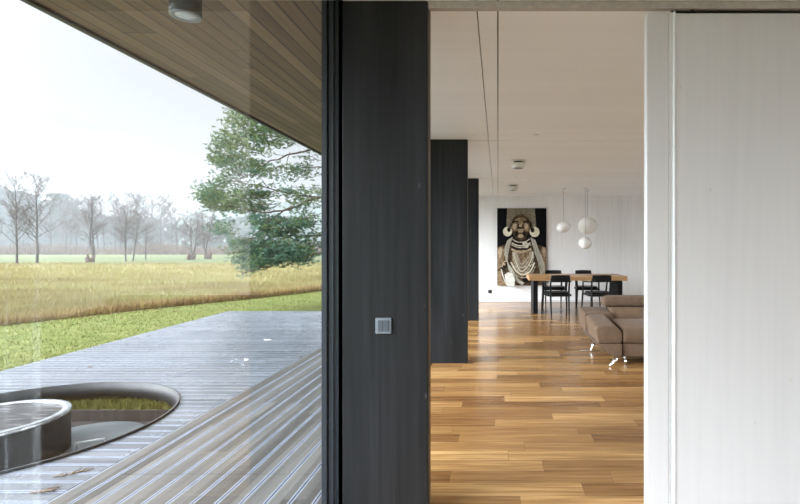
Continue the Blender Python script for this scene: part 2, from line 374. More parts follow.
# glazing: one window per bay of the left facade
def glazing(idx, y0, y1, jamb0=True):
    wdw = empty('window_%d' % idx, (-.83, (y0+y1)/2, 0)); wdw['kind'] = 'structure'
    f = MB()
    for (a, b_) in ((y1-.06, y1),) + (((y0, y0+.06),) if jamb0 else ()):
        f.box(-.885, -.86, a, b_, 0, CZ); f.box(-.86, -.83, a+.012, b_-.0, 0, CZ)
        f.box(-.83, -.787, a+.024, b_, 0, CZ)
    f.box(-.885, -.787, y0, y1, -.03, .018); f.box(-.885, -.787, y0, y1, CZ-.0, CZ+.10)
    f.build('window_frame', M_frame, wdw)
    MB().box(XG-.004, XG, y0+.01, y1-.01, .018, CZ).build('window_pane', M_glass, wdw)
glazing(1, -1.9, 2.40, False)
glazing(2, 2.46, 5.45)
glazing(3, 5.52, 8.555)
glazing(4, 8.62, YB)
struct(MB().box(-.9, -.787, YN, -1.9, 0, CZ).build('wall_left', M_white))
def added_glazing(idx, x0, x1, y0, y1):  # extra windows, added in the unseen right wall to brighten the interior
    wdw = empty('window_%d' % idx, ((x0+x1)/2, (y0+y1)/2, 0)); wdw['kind'] = 'structure'
    alongx = (x1-x0) > (y1-y0); f = MB(); n = 3
    f.box(x0, x1, y0, y1, 0, .05); f.box(x0, x1, y0, y1, CZ-.06, CZ)
    for k in range(n+1):
        if alongx: a = x0+(x1-x0-.06)*k/n; f.box(a, a+.06, y0, y1, .05, CZ-.06)
        else: a = y0+(y1-y0-.06)*k/n; f.box(x0, x1, a, a+.06, .05, CZ-.06)
    f.build('window_frame', M_frame, wdw)
    if alongx: MB().box(x0+.06, x1-.06, (y0+y1)/2, (y0+y1)/2+.004, .05, CZ-.06).build('window_pane', M_glass, wdw)
    else: MB().box((x0+x1)/2, (x0+x1)/2+.004, y0+.06, y1-.06, .05, CZ-.06).build('window_pane', M_glass, wdw)
added_glazing(5, XR+.05, XR+.13, 2.7, 5.8)  # added window, daylight for the living room
added_glazing(6, XR+.05, XR+.13, YN+.2, -.6)  # added window, daylight for the near room

# black pillars between the bays
plabels = ['broad black-stained timber pillar in the foreground with the light switch on it',
           'black-stained timber pillar rising from the oak floor, second behind the foreground one',
           'farthest and narrowest looking black timber pillar near the portrait wall']
for i, y in enumerate(PY):
    t = empty('pillar', (-.57, y+.045, 0)); tag(t, plabels[i], 'pillar', 'black timber pillars along the window front')
    MB().box(-.785, -.3562, y, y+.092, 0, CZ).build('pillar_panel', M_black, t, bevel=.002)
    MB().box(-.3560, -.3535, y+.010, y+.090, 0, CZ-.002).build('edge_strip', M_edge, t)
if 1:
    t = empty('frame_cover', (-.83, 2.38, 0)); struct(t)
    q = MB(); q.box(-.884, -.852, 2.352, 2.40, 0, CZ+.1); q.box(-.852, -.83, 2.362, 2.40, 0, CZ+.1); q.box(-.830, -.808, 2.370, 2.40, 0, CZ+.1); q.box(-.808, -.7875, 2.364, 2.40, 0, CZ+.1)
    q.build('cover_profile', M_frame, t)

# ------------------------------------------------------------------ deck
HX, HY, HR = -3.77, 3.585, 1.10
DZ = -.020
def board(mb, axis, a0, a1, p0, p1, c=.003, th=.028, e=.010):
    prof = [(p0, -th), (p1, -th), (p1, 0), (p1-e, .0), (p0+e, .0), (p0, 0)]
    secs = []; f0 = len(mb.f)
    for a in (a0, a1): secs.append([(a, p, DZ+z) if axis == 0 else (p, a, DZ+z) for p, z in prof])
    mb.loft(secs)
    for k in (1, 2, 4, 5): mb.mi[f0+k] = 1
def left_edge(y): return -5.215-.052*y
d = MB(); y = -1.9; rng = random.Random(3)
while y < 9.92:
    yc = y+.05
    j = rng.uniform(-.0015, .0015)
    if True:
        board(d, 0, left_edge(yc), -3.372, y+.004, y+.1035, e=.010); board(d, 0, -3.368, -2.425, y+.004, y+.1035, e=.010)
    y += .1075
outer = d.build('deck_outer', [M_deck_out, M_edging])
cut = MB().lathe([(HR, -.5), (HR, .5)], (HX, HY, 0), 96).build('cutter_tmp', M_steel)
bo = outer.modifiers.new('hole', 'BOOLEAN'); bo.object = cut; bo.operation = 'DIFFERENCE'; bo.solver = 'EXACT'
dg = bpy.context.evaluated_depsgraph_get(); me2 = bpy.data.meshes.new_from_object(outer.evaluated_get(dg))
outer.modifiers.clear(); outer.data = me2; bpy.data.objects.remove(cut); outer.name = 'deck_outer'; struct(outer)
d = MB(); x = -2.42; k = 0
board(d, 1, -1.9, 12.2, -2.418, -2.29)
x = -2.285
while x < -.93:
    brks = [-1.9, 2.815 if k % 1 == 0 else 2.2, 6.4, 12.2]
    for i in range(3): board(d, 1, brks[i]+.002, brks[i+1]-.002, x+.004, x+.126, e=.009)
    x += .13; k += 1
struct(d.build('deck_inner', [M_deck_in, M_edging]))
f = MB(); f.box(-2.35, -.9, -1.9, 12.15, DZ-.10, DZ-.05); 
f.add([(left_edge(-1.9)+.02, -1.9, DZ-.029), (left_edge(9.9)+.02, 9.9, DZ-.029), (left_edge(9.9)+.02, 9.9, DZ-.2), (left_edge(-1.9)+.02, -1.9, DZ-.2)], [(0, 1, 2, 3)])
f.box(left_edge(9.9)+.02, -2.42, 9.87, 9.9, DZ-.2, DZ-.029)
struct(f.build('deck_frame', M_deckside))
struct(MB().box(-.99, -.9, YN, YB+.2, GZ, -.03).build('plinth', M_deckside))
# hole: steel skirt
tag(MB().lathe([(HR-.002, -.003), (HR-.016, -.003), (HR-.016, -.175), (HR-.002, -.175), (HR-.002, -.003)], (HX, HY, 0), 96, close=False).build('deck_opening_ring', M_steel),
    'dark steel ring lining the round opening in the deck', 'ring')
# platform below with tread pattern
M_tread, nt, b = node_mat('tread_plate'); mp = mapping(nt, (1, 1, 1)); bt = N(nt, 'ShaderNodeTexBrick'); nt.links.new(mp.outputs[0], bt.inputs['Vector'])
bt.inputs['Scale'].default_value = 16; bt.inputs['Color1'].default_value = (.022, .018, .017, 1); bt.inputs['Color2'].default_value = (.04, .032, .029, 1); bt.inputs['Mortar'].default_value = (.012, .011, .01, 1)
nt.links.new(bt.outputs[0], b.inputs['Base Color']); b.inputs['Roughness'].default_value = .7; b.inputs['Specular IOR Level'].default_value = .2; bump(nt, b, bt.outputs['Fac'], .6, .01)
tag(MB().box(-5.3, -2.45, 2.2, 4.36, -.33, -.28).build('pit_platform', M_tread), 'dark tread plate platform sunk below the round deck opening', 'platform')
tag(MB().box(-5.1, -2.5, 4.362, 4.375, -.36, -.178).build('retaining_plate', M_tread), 'dark plate retaining the grass bank below the deck opening', 'plate')
tag(MB().box(-5.0, -2.55, 4.378, 5.0, -.36, -.195).build('turf_bank', M_ground), 'raised grassy bank seen through the round deck opening', 'bank')
hat = empty('hatch_lid', (-3.45, 3.95, -.28)); tag(hat, 'pale grey round metal hatch lid beside the dark tub', 'hatch')
M_hatch = plain('wet_grey_metal', (.12, .135, .14), .3, .2, .2, 5)
MB().lathe([(.44, 0), (.44, .014), (.425, .02)], (-3.47, 3.88, -.279), 48).build('lid', M_hatch, hat)
MB().tube([(-3.31, 3.66, -.258), (-3.31, 3.66, -.19), (-3.16, 3.75, -.19), (-3.16, 3.75, -.258)], .009, 6).build('handle', M_alu, hat)
# tub
tub = empty('round_tub', (-3.83, 3.52, -.28)); tag(tub, 'round dark steel tub with a pale rim standing in the deck opening', 'tub')
TC = (-3.83, 3.52, 0)
MB().lathe([(.452, -.279), (.452, .035), (.44, .035), (.44, -.279)], TC, 72, close=False).build('tub_wall', M_steel, tub)
MB().lathe([(.456, .030), (.456, .05), (.450, .056), (.405, .056), (.400, .05), (.400, .030), (.456, .030)], TC, 72, close=False).build('rim', M_rim, tub)
M_ripple, nt, b = node_mat('dark_rippled_cover'); mp = mapping(nt, (5, 26, 0), rot=(0, 0, .12)); n = noise_tex(nt, mp.outputs[0], 1.0, 2, .5)
rr = ramp(nt, n.outputs[0], [(.35, (.012, .011, .011)), (.55, (.03, .027, .027)), (.68, (.16, .15, .155))]); nt.links.new(rr.outputs[0], b.inputs['Base Color']); b.inputs['Roughness'].default_value = .4; b.inputs['Specular IOR Level'].default_value = .25
bump(nt, b, n.outputs[0], .5, .02)
MB().lathe([(.401, .022), (.401, .040), (.39, .042)], TC, 64).build('tub_cover', M_ripple, tub)

# ------------------------------------------------------------------ terrain
g = MB()
nx, ny = 60, 70
for j in range(ny+1):
    Y = -40+ (640*(j/ny)**1.8)
    for i in range(nx+1):
        X = -320+520*i/nx
        z = GZ-.02+.05*noise.noise((X*.1, Y*.1, 0)) if Y > 14 else GZ
        z -= min(1, max(0, (Y-10)/80))*.1
        g.v.append((X, Y, z))
for j in range(ny):
    for i in range(nx):
        a = j*(nx+1)+i; g.f.append((a, a+1, a+nx+2, a+nx+1)); g.mi.append(0); g.smooth.append(True)
struct(g.build('ground', M_ground))

def fast_mesh(name, verts, faces, mats, mi=None):
    me = bpy.data.meshes.new(name); nv = len(verts); nf, k = faces.shape
    me.vertices.add(nv); me.vertices.foreach_set('co', verts.astype(np.float32).ravel())
    me.loops.add(nf*k); me.loops.foreach_set('vertex_index', faces.astype(np.int32).ravel())
    me.polygons.add(nf); me.polygons.foreach_set('loop_start', np.arange(0, nf*k, k, dtype=np.int32))
    for m in mats: me.materials.append(m)
    if mi is not None: me.polygons.foreach_set('material_index', mi.astype(np.int32))
    me.update(); me.validate(); return me
def blades(name, P, H, W, mat, rs, lean=.35):
    n = len(P); a = rs.uniform(0, 2*PI, n); la = rs.uniform(0, 2*PI, n); ll = rs.uniform(0, lean, n)*H
    v = np.zeros((n, 3, 3)); wx = np.cos(a)*W/2; wy = np.sin(a)*W/2
    v[:, 0] = P+np.c_[-wx, -wy, np.zeros(n)]; v[:, 1] = P+np.c_[wx, wy, np.zeros(n)]
    v[:, 2] = P+np.c_[np.cos(la)*ll, np.sin(la)*ll, H]
    me = fast_mesh(name, v.reshape(-1, 3), np.arange(3*n).reshape(-1, 3), [mat])
    o = bpy.data.objects.new(name, me); COL.objects.link(o); return o
rs = np.random.RandomState(5)
# tall meadow grass: behind the mown edge
def meadow(n):
    t = rs.uniform(0, 1, n); Y = 1/(1/10.2+t*(1/52-1/10.2)); px = rs.uniform(-60, 620, n)
    X = (px-498)*Y/FPX
    edge = 10.9+(X+11.4)*2.12+np.interp(np.sin(X*1.7)+np.sin(X*.6+1), [-2, 2], [-.4, .5])
    ok = Y > edge
    X, Y, e = X[ok], Y[ok], edge[ok]
    cl = np.sin(X*.9+Y*.3)*np.sin(Y*.55-X*.2)+rs.normal(0, .3, len(X))
    H = (.10+.08*rs.uniform(0, 1, len(X))+.07*cl)*np.clip(.5+(Y-e)*.6, .5, 1)
    P = np.c_[X, Y, np.full(len(X), GZ-.06)]
    W = .005+.0006*Y
    return P, H+.08, W
P, H, W = meadow(340000)
tag(blades('tall_grass', P, H, W, M_reed, rs, 1.1), 'dry yellow brown meadow grass beyond the mown lawn', 'grass', None, 'stuff')
n = 16000; Xs = rs.uniform(-14, -4, n); es = 10.9+(Xs+11.4)*2.12+np.interp(np.sin(Xs*1.7)+np.sin(Xs*.6+1), [-2, 2], [-.4, .5])
Ys = es+np.abs(rs.normal(0, .55, n)); ks = (np.sin(Xs*1.3+.5)+np.sin(Xs*.47)+rs.normal(0, .5, n)) > -.5; Xs, Ys = Xs[ks], Ys[ks]
M_sedge = blade_mat('brown_sedge', [(.36, (.13, .075, .04)), (.5, (.24, .155, .075)), (.62, (.38, .29, .12))], .5)
tag(blades('sedge', np.c_[Xs, Ys, np.full(len(Xs), GZ-.03)], rs.uniform(.16, .34, len(Xs)), .006+.0006*Ys, M_sedge, rs, .8), 'brown sedge strip along the edge of the mown lawn', 'grass', None, 'stuff')
n = 130000; t = rs.uniform(0, 1, n); Y = 1/(1/3.5+t*(1/24-1/3.5)); px = rs.uniform(-60, 480, n); X = (px-498)*Y/FPX
edge = 11.4+(X+11.4)*2.12
inside_deck = (X > -5.25-.052*Y-.0) & (Y < 9.95)
ok = (~inside_deck) & (Y < edge+.4) & (X < -1.2); X, Y = X[ok], Y[ok]
n2_ = 14000; ax = rs.uniform(-4.95, -2.6, n2_); ay = rs.uniform(4.40, 4.98, n2_)   # grass that shows below the deck
X = np.r_[X, ax]; Y = np.r_[Y, ay]
P = np.c_[X, Y, np.r_[np.full(len(X)-n2_, GZ-.01), np.full(n2_, -.19)]]
tag(blades('lawn_grass', P, rs.uniform(.025, .06, len(X)), .004+.0006*Y, M_lawnb, rs, .8), 'short green lawn grass around and under the deck', 'grass', None, 'stuff')

# ------------------------------------------------------------------ trees
def bare_tree_mesh(seed, h, spread, twigs=True, forks=1, lean=0, levels=3, low=.25):
    r = random.Random(seed); tr_ = MB(); tw = MB()
    def grow(p, d, ln, rad, lv):
        nseg = 9 if lv == 0 else (4 if lv == 1 else 3); pts = [p]; rr = [rad]
        q = Vector(p); dd = Vector(d); j = .05 if lv == 0 else .16
        for i in range(nseg):
            dd = (dd+Vector((r.gauss(0, j), r.gauss(0, j), r.gauss(.04, .05)))).normalized()
            q = q+dd*ln/nseg; pts.append(q.copy()); rr.append(rad*(1-(i+1)/nseg*.85))
        (tr_ if lv < 2 else tw).tube(pts, rr, 5 if lv < 2 else 3, 0, False)
        if lv >= levels: return
        nb = [int(26/forks**.5), 8, 5, 0][lv] if lv < 4 else 0
        for k in range(nb):
            f = (low+(1-low)*(k+r.random())/nb) if lv == 0 else (.15+.85*(k+r.random())/nb)
            seg = min(int(f*nseg), nseg-1); u = f*nseg-seg; bp = pts[seg].lerp(pts[seg+1], u)
            th = r.uniform(0, 2*PI); side = Vector((math.cos(th), math.sin(th), 0))
            up = r.uniform(.1, .8) if lv == 0 else r.uniform(.0, .6)
            bd = (dd*.4+side*spread+Vector((0, 0, up))).normalized()
            lf = ln*(.38 if lv == 0 else .48)*r.uniform(.6, 1.15)*(1.25-f*.75 if lv == 0 else 1.1-f*.4)
            grow(bp, bd, lf, max(rad*(1-f*.7)*.36, .013), lv+1)
    for k in range(forks):
        a = r.uniform(0, 2*PI)
        dirn = Vector((lean*math.cos(a)+(.25*(k-(forks-1)/2)), lean*math.sin(a), 1)).normalized()
        grow(Vector((0, 0, -.1)), dirn, h*r.uniform(.9, 1.0), h*.0135, 0)
    return tr_, tw
protos = []
def bare_proto(name, seed, h, spread, **k):
    a, b_ = bare_tree_mesh(seed, h, spread, **k)
    root = empty(name); a.build('trunk', M_bark_far, root, fixn=False); b_.build('twigs', M_twig, root, fixn=False); return root
bp = [bare_proto('bare_tree', 11, 9.0, .8), bare_proto('bare_tree', 12, 9.0, .55), bare_proto('bare_tree', 13, 9.0, 1.1, low=.35),
      bare_proto('bare_tree', 14, 9.0, .9, forks=2, lean=.15), bare_proto('bare_tree', 15, 9.0, 1.3, forks=3, lean=.2, low=.2)]
used = set()
GF = GZ-.12
def place(protolist, i, px, ybase, ytop, label, group=None, cat='tree', h0=9.0, wide=1.0, rz=0.0):
    """stand a tree where the picture shows its foot, on the meadow"""
    dd = (CAM_Z-GF)*FPX/(ybase-246.5)
    hh = (ybase-ytop)*dd/FPX
    pr = protolist[i]
    o = pr if pr.name not in used else copy_tree(pr)
    used.add(pr.name)
    o.location = ((px-498)*dd/FPX, dd, GF); s_ = hh/h0; o.scale = (s_*wide, s_*wide, s_); o.rotation_euler = (0, 0, rz)
    tag(o, label, cat, group); return o
place(bp, 0, 37, 264.5, 177, 'tall bare tree with a straight trunk standing alone in the meadow', wide=1.15)
place(bp, 1, 17, 264.5, 180, 'slender bare tree left of the tall lone one, by the frame edge', rz=1)
place(bp, 3, 126, 261.5, 205, 'forked bare tree at the meadow edge, mid row', rz=.4)
place(bp, 2, 133, 261, 212, 'small leaning bare tree with a yellowish spreading crown', rz=2.2, wide=1.3)
place(bp, 4, 192, 259.5, 212, 'broad multi-stemmed bare tree over a dark stump, right in the row', wide=1.2)
place(bp, 4, 206, 258.5, 208, 'rounded multi-stemmed bare tree closest to the pine', rz=1.5, wide=1.1)
place(bp, 3, 94, 261.5, 196, 'leggy forked bare tree growing out of a rusty stump', rz=1.9)
place(bp, 2, 146, 260, 226, 'low bare tree with bent stem in front of the row', rz=.7, wide=1.4)
rr_ = random.Random(8)
grp = 'bare alder trees in the hazy row behind the meadow'
for k in range(26):
    px = 52+k*6.7+rr_.uniform(-3, 3)
    if px > 225: px = rr_.uniform(50, 200)
    yb = rr_.uniform(251.8, 254.2)
    top = np.interp(px, [50, 80, 110, 150, 180, 200, 235], [205, 199, 196, 199, 206, 214, 222])+rr_.uniform(-4, 7)
    place(bp, rr_.choice([0, 1, 2, 1]), px, yb, top, 'tall thin bare tree in the hazy row behind the meadow', grp, rz=rr_.uniform(0, 6), wide=rr_.uniform(.9, 1.4))
# broken stumps
def stump(px, yb, w_, h_, label, seed):
    r = random.Random(seed); dd = (CAM_Z-GF)*FPX/(yb-246.5); m = MB()
    c0 = Vector(((px-498)*dd/FPX, dd, GF))
    for k in range(7):
        a = r.uniform(0, 2*PI); o = Vector((math.cos(a), math.sin(a), 0))*w_*.3
        tip = c0+o*r.uniform(.8, 1.8)+Vector((0, 0, h_*r.uniform(.5, 1)))
        m.tube([c0+o*.6-Vector((0, 0, .1)), c0+o*.9+Vector((0, 0, h_*.3)), tip], [w_*.28, w_*.22, w_*.06], 7)
    tag(m.build('tree_stump', M_stump), label, 'stump')
stump(90, 262.5, .95, 1.1, 'rust brown broken stump at the foot of the leggy forked tree', 1)
stump(191, 259.8, 1.2, 1.2, 'dark jagged stump under the broad multi-stemmed tree', 2)
stump(208, 259, 1.1, 1.2, 'dark jagged stump nearest to the pine boughs', 3)
# conifers in the wood behind
def conifer_proto(seed):
    r = random.Random(seed); root = empty('scots_pine')
    h = 12.0; t = MB(); t.tube([(0, 0, -.2), (.1, .05, 5), (.05, .1, 9), (0, 0, 11.4)], [.2, .15, .1, .03], 6); t.build('trunk', M_bark_far, root, fixn=False)
    n = np.random.RandomState(seed); V = []
    for k in range(52):
        z = r.uniform(1.0, 11.8); R = 2.2*min(1, (12.9-z)/5.5)**.6*(.6+.4*(z > 5)); a = r.uniform(0, 2*PI); q = R*r.uniform(.3, 1)
        c0 = np.array([q*math.cos(a), q*math.sin(a), z]); m = 170
        p = n.normal(0, 1, (m, 3)); p /= np.linalg.norm(p, axis=1)[:, None]; p *= (n.uniform(.55, 1, m)**.5)[:, None]*np.array([.95, .95, .5])
        V.append(p+c0)
    V = np.concatenate(V); m = len(V); off = n.normal(0, .12, (m, 3, 3)); T = V[:, None]+off
    me = fast_mesh('foliage', T.reshape(-1, 3), np.arange(3*m).reshape(-1, 3), [M_conifer])
    o = bpy.data.objects.new('foliage', me); COL.objects.link(o); o.parent = root
    return root
cp = [conifer_proto(31), conifer_proto(32), conifer_proto(33)]
grp = 'hazy pines of the wood behind the meadow'
for k in range(54):
    px = -30+k*5.2+rr_.uniform(-3, 3)
    if 85 < px < 205 and rr_.random() < .45: continue
    yb = rr_.uniform(250.0, 251.6)
    top = np.interp(px, [-30, 0, 20, 40, 60, 80, 100, 150, 200, 260], [180, 186, 192, 200, 194, 203, 214, 218, 222, 214])+rr_.uniform(-2, 8)
    place(cp, k % 3, px, yb, top, 'hazy dark pine in the wood behind the meadow', grp, h0=12, rz=rr_.uniform(0, 6), wide=rr_.uniform(1.0, 1.5))
# brown brush at the wood's foot
n = 42000; Yb = rs.uniform(110, 190, n); Xb = (rs.uniform(-60, 340, n)-498)*Yb/FPX
Hb = rs.uniform(.8, 4.2, n)*(.6+.4*np.sin(Xb*.21)*np.sin(Yb*.13)); Pb = np.c_[Xb, Yb, np.full(n, GF)]
tag(blades('brush', Pb, Hb, rs.uniform(.06, .22, n), M_brush, rs, .9), 'brown leafless brush along the foot of the hazy wood', 'brush', None, 'stuff')
# wooded ridge far right
m = MB(); NXr = 140
for i in range(NXr+1):
    X = -300+ i*4.0; Yr = 330
    px = 498+X*FPX/Yr
    hz = np.interp(px, [0, 180, 200, 250, 322, 420, 520], [12, 22, 27, 34, 32, 30, 26])+1.5*noise.noise((X*.15, 0, 3))+1.0*noise.noise((X*.6, 2, 3))
    for (yy, zz) in ((Yr-40, -1), (Yr-15, hz*.7), (Yr, hz), (Yr+60, -1)): m.v.append((X, yy, zz))
for i in range(NXr):
    for k in range(3):
        a = i*4+k; m.f.append((a, a+4, a+5, a+1)); m.mi.append(0); m.smooth.append(True)
struct(m.build('hill', M_hill))
# haze over the meadow
hz = MB().box(-420, 260, 38, 520, -1.5, 27).build('haze', M_gap)
mh = bpy.data.materials.new('mist'); mh.use_nodes = True; nt = mh.node_tree; nt.nodes.remove(nt.nodes['Principled BSDF'])
vs = N(nt, 'ShaderNodeVolumeScatter'); vs.inputs['Color'].default_value = (.88, .93, 1, 1); vs.inputs['Density'].default_value = .0013; vs.inputs['Anisotropy'].default_value = .2
nt.links.new(vs.outputs[0], nt.nodes['Material Output'].inputs['Volume']); hz.data.materials[0] = mh
tag(hz, 'thin grey mist hanging in the meadow and wood', 'mist', None, 'stuff')

# near pine
pine = empty('pine_tree', (-3.6, 13.6, GZ)); tag(pine, 'large green pine reaching its boughs over the meadow beside the house', 'tree')
D = 13.2
tb = MB(); tb.tube([at(392, 306, 13.6), at(388, 250, 13.6), at(378, 170, 13.5), at(384, 60, 13.6), at(380, -20, 13.6)], [.24, .2, .17, .11, .04], 10)
limbs = [([(384, 205, 13.6), (322, 196, 13.3), (290, 209, 13.0), (262, 213, 12.8), (225, 206, 12.6)], .055),
         ([(384, 190, 13.6), (330, 200, 13.6), (300, 195, 13.6), (280, 191, 13.5), (240, 182, 13.4), (216, 180, 13.3)], .032),
         ([(382, 140, 13.6), (330, 148, 13.4), (295, 152, 13.2), (262, 164, 13.0), (240, 166, 12.9)], .04),
         ([(388, 240, 13.6), (330, 251, 13.2), (300, 257, 13.0), (275, 265, 12.8), (250, 272, 12.6), (237, 271, 12.5)], .045),
         ([(290, 209, 13.0), (268, 222, 12.9), (254, 236, 12.8), (243, 250, 12.8)], .02),
         ([(382, 120, 13.6), (320, 122, 13.9), (270, 128, 14.0), (235, 122, 14.0)], .035),
         ([(388, 230, 13.6), (330, 236, 13.9), (290, 236, 14.0), (262, 232, 14.0)], .04),
         ([(322, 166, 13.4), (305, 168, 13.2), (285, 172, 13.0)], .02), ([(290, 152, 13.2), (285, 165, 13.1), (280, 172, 13.0)], .012),
         ([(240, 182, 13.4), (225, 172, 13.4), (220, 160, 13.4)], .014), ([(270, 189, 13.5), (262, 180, 13.5), (255, 172, 13.5)], .014),
         ([(384, 90, 13.6), (450, 80, 13.3), (500, 92, 13.4)], .05), ([(384, 150, 13.6), (440, 160, 14.2), (495, 165, 14.6)], .05), ([(384, 215, 13.6), (430, 215, 13.0), (480, 225, 13.2)], .05),
         ([(382, 60, 13.6), (330, 50, 13.3), (280, 60, 13.0)], .04), ([(380, 20, 13.6), (420, 0, 13.9)], .03)]
for pts, r0 in limbs:
    P_ = [at(*p) for p in pts]; fine = []
    rj = random.Random(int(r0*1000)+len(pts))
    for i in range(len(P_)-1):
        for k in range(4):
            fine.append(P_[i].lerp(P_[i+1], k/4)+Vector((0, rj.gauss(0, .03), rj.gauss(0, .025))))
    fine.append(P_[-1]); m_ = len(fine); tb.tube(fine, [r0*(1-.8*i/(m_-1)) for i in range(m_)], 6)
tb.build('trunk', M_bark, pine, fixn=False)
masses = [(226, 252, 108, 126, 1.0), (220, 252, 130, 146, 1.0), (250, 293, 122, 144, .8), (216, 249, 144, 162, 1.0), (218, 250, 160, 177, .85), (250, 275, 162, 177, .9),
          (277, 309, 165, 181, .55), (303, 322, 154, 164, .6), (254, 268, 142, 154, .7), (215, 224, 178, 184, .5), (200, 224, 181, 199, 1.0), (202, 266, 192, 212, 1.1), (232, 262, 183, 194, .5),
          (262, 322, 188, 203, .5), (210, 227, 216, 230, .6), (218, 236, 226, 236, .35), (252, 311, 216, 262, 1.15), (232, 262, 240, 257, .9), (308, 324, 220, 254, .8),
          (231, 256, 256, 274, .75), (256, 307, 246, 264, 1.0), (285, 322, 206, 216, .3), (266, 300, 120, 132, .5), (296, 322, 128, 150, .3), (255, 290, 108, 124, .6),
          (322, 500, 40, 110, .7), (322, 500, 110, 180, .6), (322, 500, 190, 262, .7), (260, 330, 30, 100, .7)]
nr = np.random.RandomState(77); V = []; MI = []; tw = MB()
for (x0, x1, y0, y1, dens) in masses:
    nb = max(2, int((x1-x0)*(y1-y0)*dens/(15 if x0 < 300 and y0 > 100 else 60)))
    for _ in range(nb):
        px, py = nr.uniform(x0, x1), nr.uniform(y0, y1); dep = max(12.5, D+nr.normal(0, .55)); c0 = np.array(at(px, py, dep))
        nt_ = 11
        mi_ = 1 if (nr.uniform() < (.7 if py > 214 else .25)) else 0
        for q in range(nt_):
            tip = c0+nr.normal(0, 1, 3)*np.array([.14, .14, .065]); ax = nr.normal(0, 1, 3)*np.array([1, 1, .5])+np.array([-.3, 0, .35]); ax /= np.linalg.norm(ax)
            ne = 18
            s_ = nr.uniform(-.06, .04, ne)[:, None]*ax+tip
            dr_ = nr.normal(0, 1, (ne, 3)); dr_ /= np.linalg.norm(dr_, axis=1)[:, None]; dr_ = dr_*.75+ax; dr_ /= np.linalg.norm(dr_, axis=1)[:, None]
            ln = nr.uniform(.05, .085, ne)[:, None]; wd = np.cross(dr_, nr.normal(0, 1, (ne, 3))); wd /= np.linalg.norm(wd, axis=1)[:, None]; wd *= .0065
            V.append(np.stack([s_-wd, s_+wd, s_+dr_*ln], 1)); MI.append(np.full(ne, mi_))
        if nr.uniform() < .35:
            tw.tube([c0, c0+np.array([.18, .05, .02])+nr.normal(0, .05, 3), c0+np.array([.4, .1, .06])+nr.normal(0, .08, 3)], [.004, .007, .01], 3, 0, False)
V = np.concatenate(V); MI = np.concatenate(MI)
me = fast_mesh('needles', V.reshape(-1, 3), np.arange(3*len(V)).reshape(-1, 3), [M_needle, M_needle2], MI)
o = bpy.data.objects.new('needles', me); COL.objects.link(o); o.parent = pine; o.matrix_parent_inverse = Matrix.Translation(-Vector(pine.location)); o['kind'] = 'stuff'
tw.build('twigs', M_bark, pine, fixn=False)['kind'] = 'stuff'

# ------------------------------------------------------------------ soffit downlight
dl = empty('soffit_downlight', (-1.58, 2.36, 2.62)); tag(dl, 'dark cylindrical downlight mounted under the wooden soffit', 'light')
MB().lathe([(.071, .105), (.071, .004), (.066, 0)], (-1.58, 2.36, 2.52), 40).build('housing', M_grey, dl)
MB().lathe([(.070, 0), (.070, -.004), (.051, -.004), (.047, .0)], (-1.58, 2.36, 2.5195), 40, close=False).build('trim_ring', M_greyrim, dl)
MB().lathe([(.047, 0), (.047, -.003), (.02, -.006)], (-1.58, 2.36, 2.5195), 40).build('lens', M_lens, dl)

# ------------------------------------------------------------------ things on the walls and ceiling
sw = empty('light_switch', (-.575, 2.357, .95)); tag(sw, 'square grey light switch with a double rocker on the foreground black pillar', 'switch')
MB().box(-.617, -.537, 2.348, 2.3568, .913, .993).build('switch_frame', M_switch1, sw, bevel=.003)
MB().box(-.605, -.5775, 2.3455, 2.350, .925, .981).build('rocker', M_switch2, sw, bevel=.002)
MB().box(-.5765, -.549, 2.3455, 2.350, .925, .981).build('rocker', M_switch2, sw, bevel=.002)
def socket(px, py, label):
    p = at(px, py, YB); t = empty('wall_socket', (p.x, YB, p.z)); tag(t, label, 'socket')
    MB().box(p.x-.045, p.x+.045, YB-.010, YB-.0005, p.z-.045, p.z+.045).build('socket_frame', M_grey, t, bevel=.003)
    MB().tube([(p.x, YB-.0125, p.z), (p.x, YB-.010, p.z)], .024, 20).build('socket_insert', M_blk, t)
socket(490, 291.5, 'small black wall socket left of the portrait'); socket(617.2, 292.7, 'small black wall socket behind the right table leg')
def spot(x, y, label):
    t = empty('ceiling_spotlight', (x, y, CZ)); tag(t, label, 'light', 'surface spotlights on the ceiling')
    MB().lathe([(.115, 0), (.115, -.012), (.108, -.015)], (x, y, CZ-.0005), 36).build('mounting_plate', M_whitepl, t)
    MB().lathe([(.070, 0), (.070, -.02)], (x, y, CZ-.0155), 30).build('neck', M_grey, t)
    MB().lathe([(.092, 0), (.092, -.07), (.088, -.074)], (x, y, CZ-.036), 36).build('housing', M_whitepl, t)
    MB().lathe([(.07, 0), (.07, -.004)], (x, y, CZ-.1105), 36).build('lens', M_greyrim, t)
spot(.29, 6.75, 'nearer round white spotlight fixed to the ceiling'); spot(.30, 9.4, 'farther round white spotlight fixed to the ceiling, near the portrait wall')
def pendant(px, py, dd, rx, rz_, tilt, label):
    p = at(px, py, dd); t = empty('pendant_lamp', (p.x, dd, CZ)); tag(t, label, 'pendant lamp', 'opal pebble pendants over the dining table')
    MB().lathe([(.05, 0), (.05, -.02), (.035, -.03)], (p.x, dd, CZ-.0005), 28).build('canopy', M_whitepl, t)
    MB().tube([(p.x, dd, CZ-.03), (p.x, dd, p.z+rz_*.9)], .0035, 6).build('cord', M_greyrim, t)
    m = MB(); R = Matrix.Rotation(tilt, 3, 'Y'); sph(m, p, (rx, rx*.95, rz_), n=20, rot=R)
    # pebble asymmetry
    m.v = [tuple(Vector(p)+(Vector(v)-p)*(1+.06*((Vector(v)-p).x/rx)*((Vector(v)-p).z/rz_))) for v in m.v]
    m.build('globe', M_opal, t)
pendant(563.6, 227, 9.98, .150, .118, -.30, 'smaller opal pebble pendant hanging alone on the left')
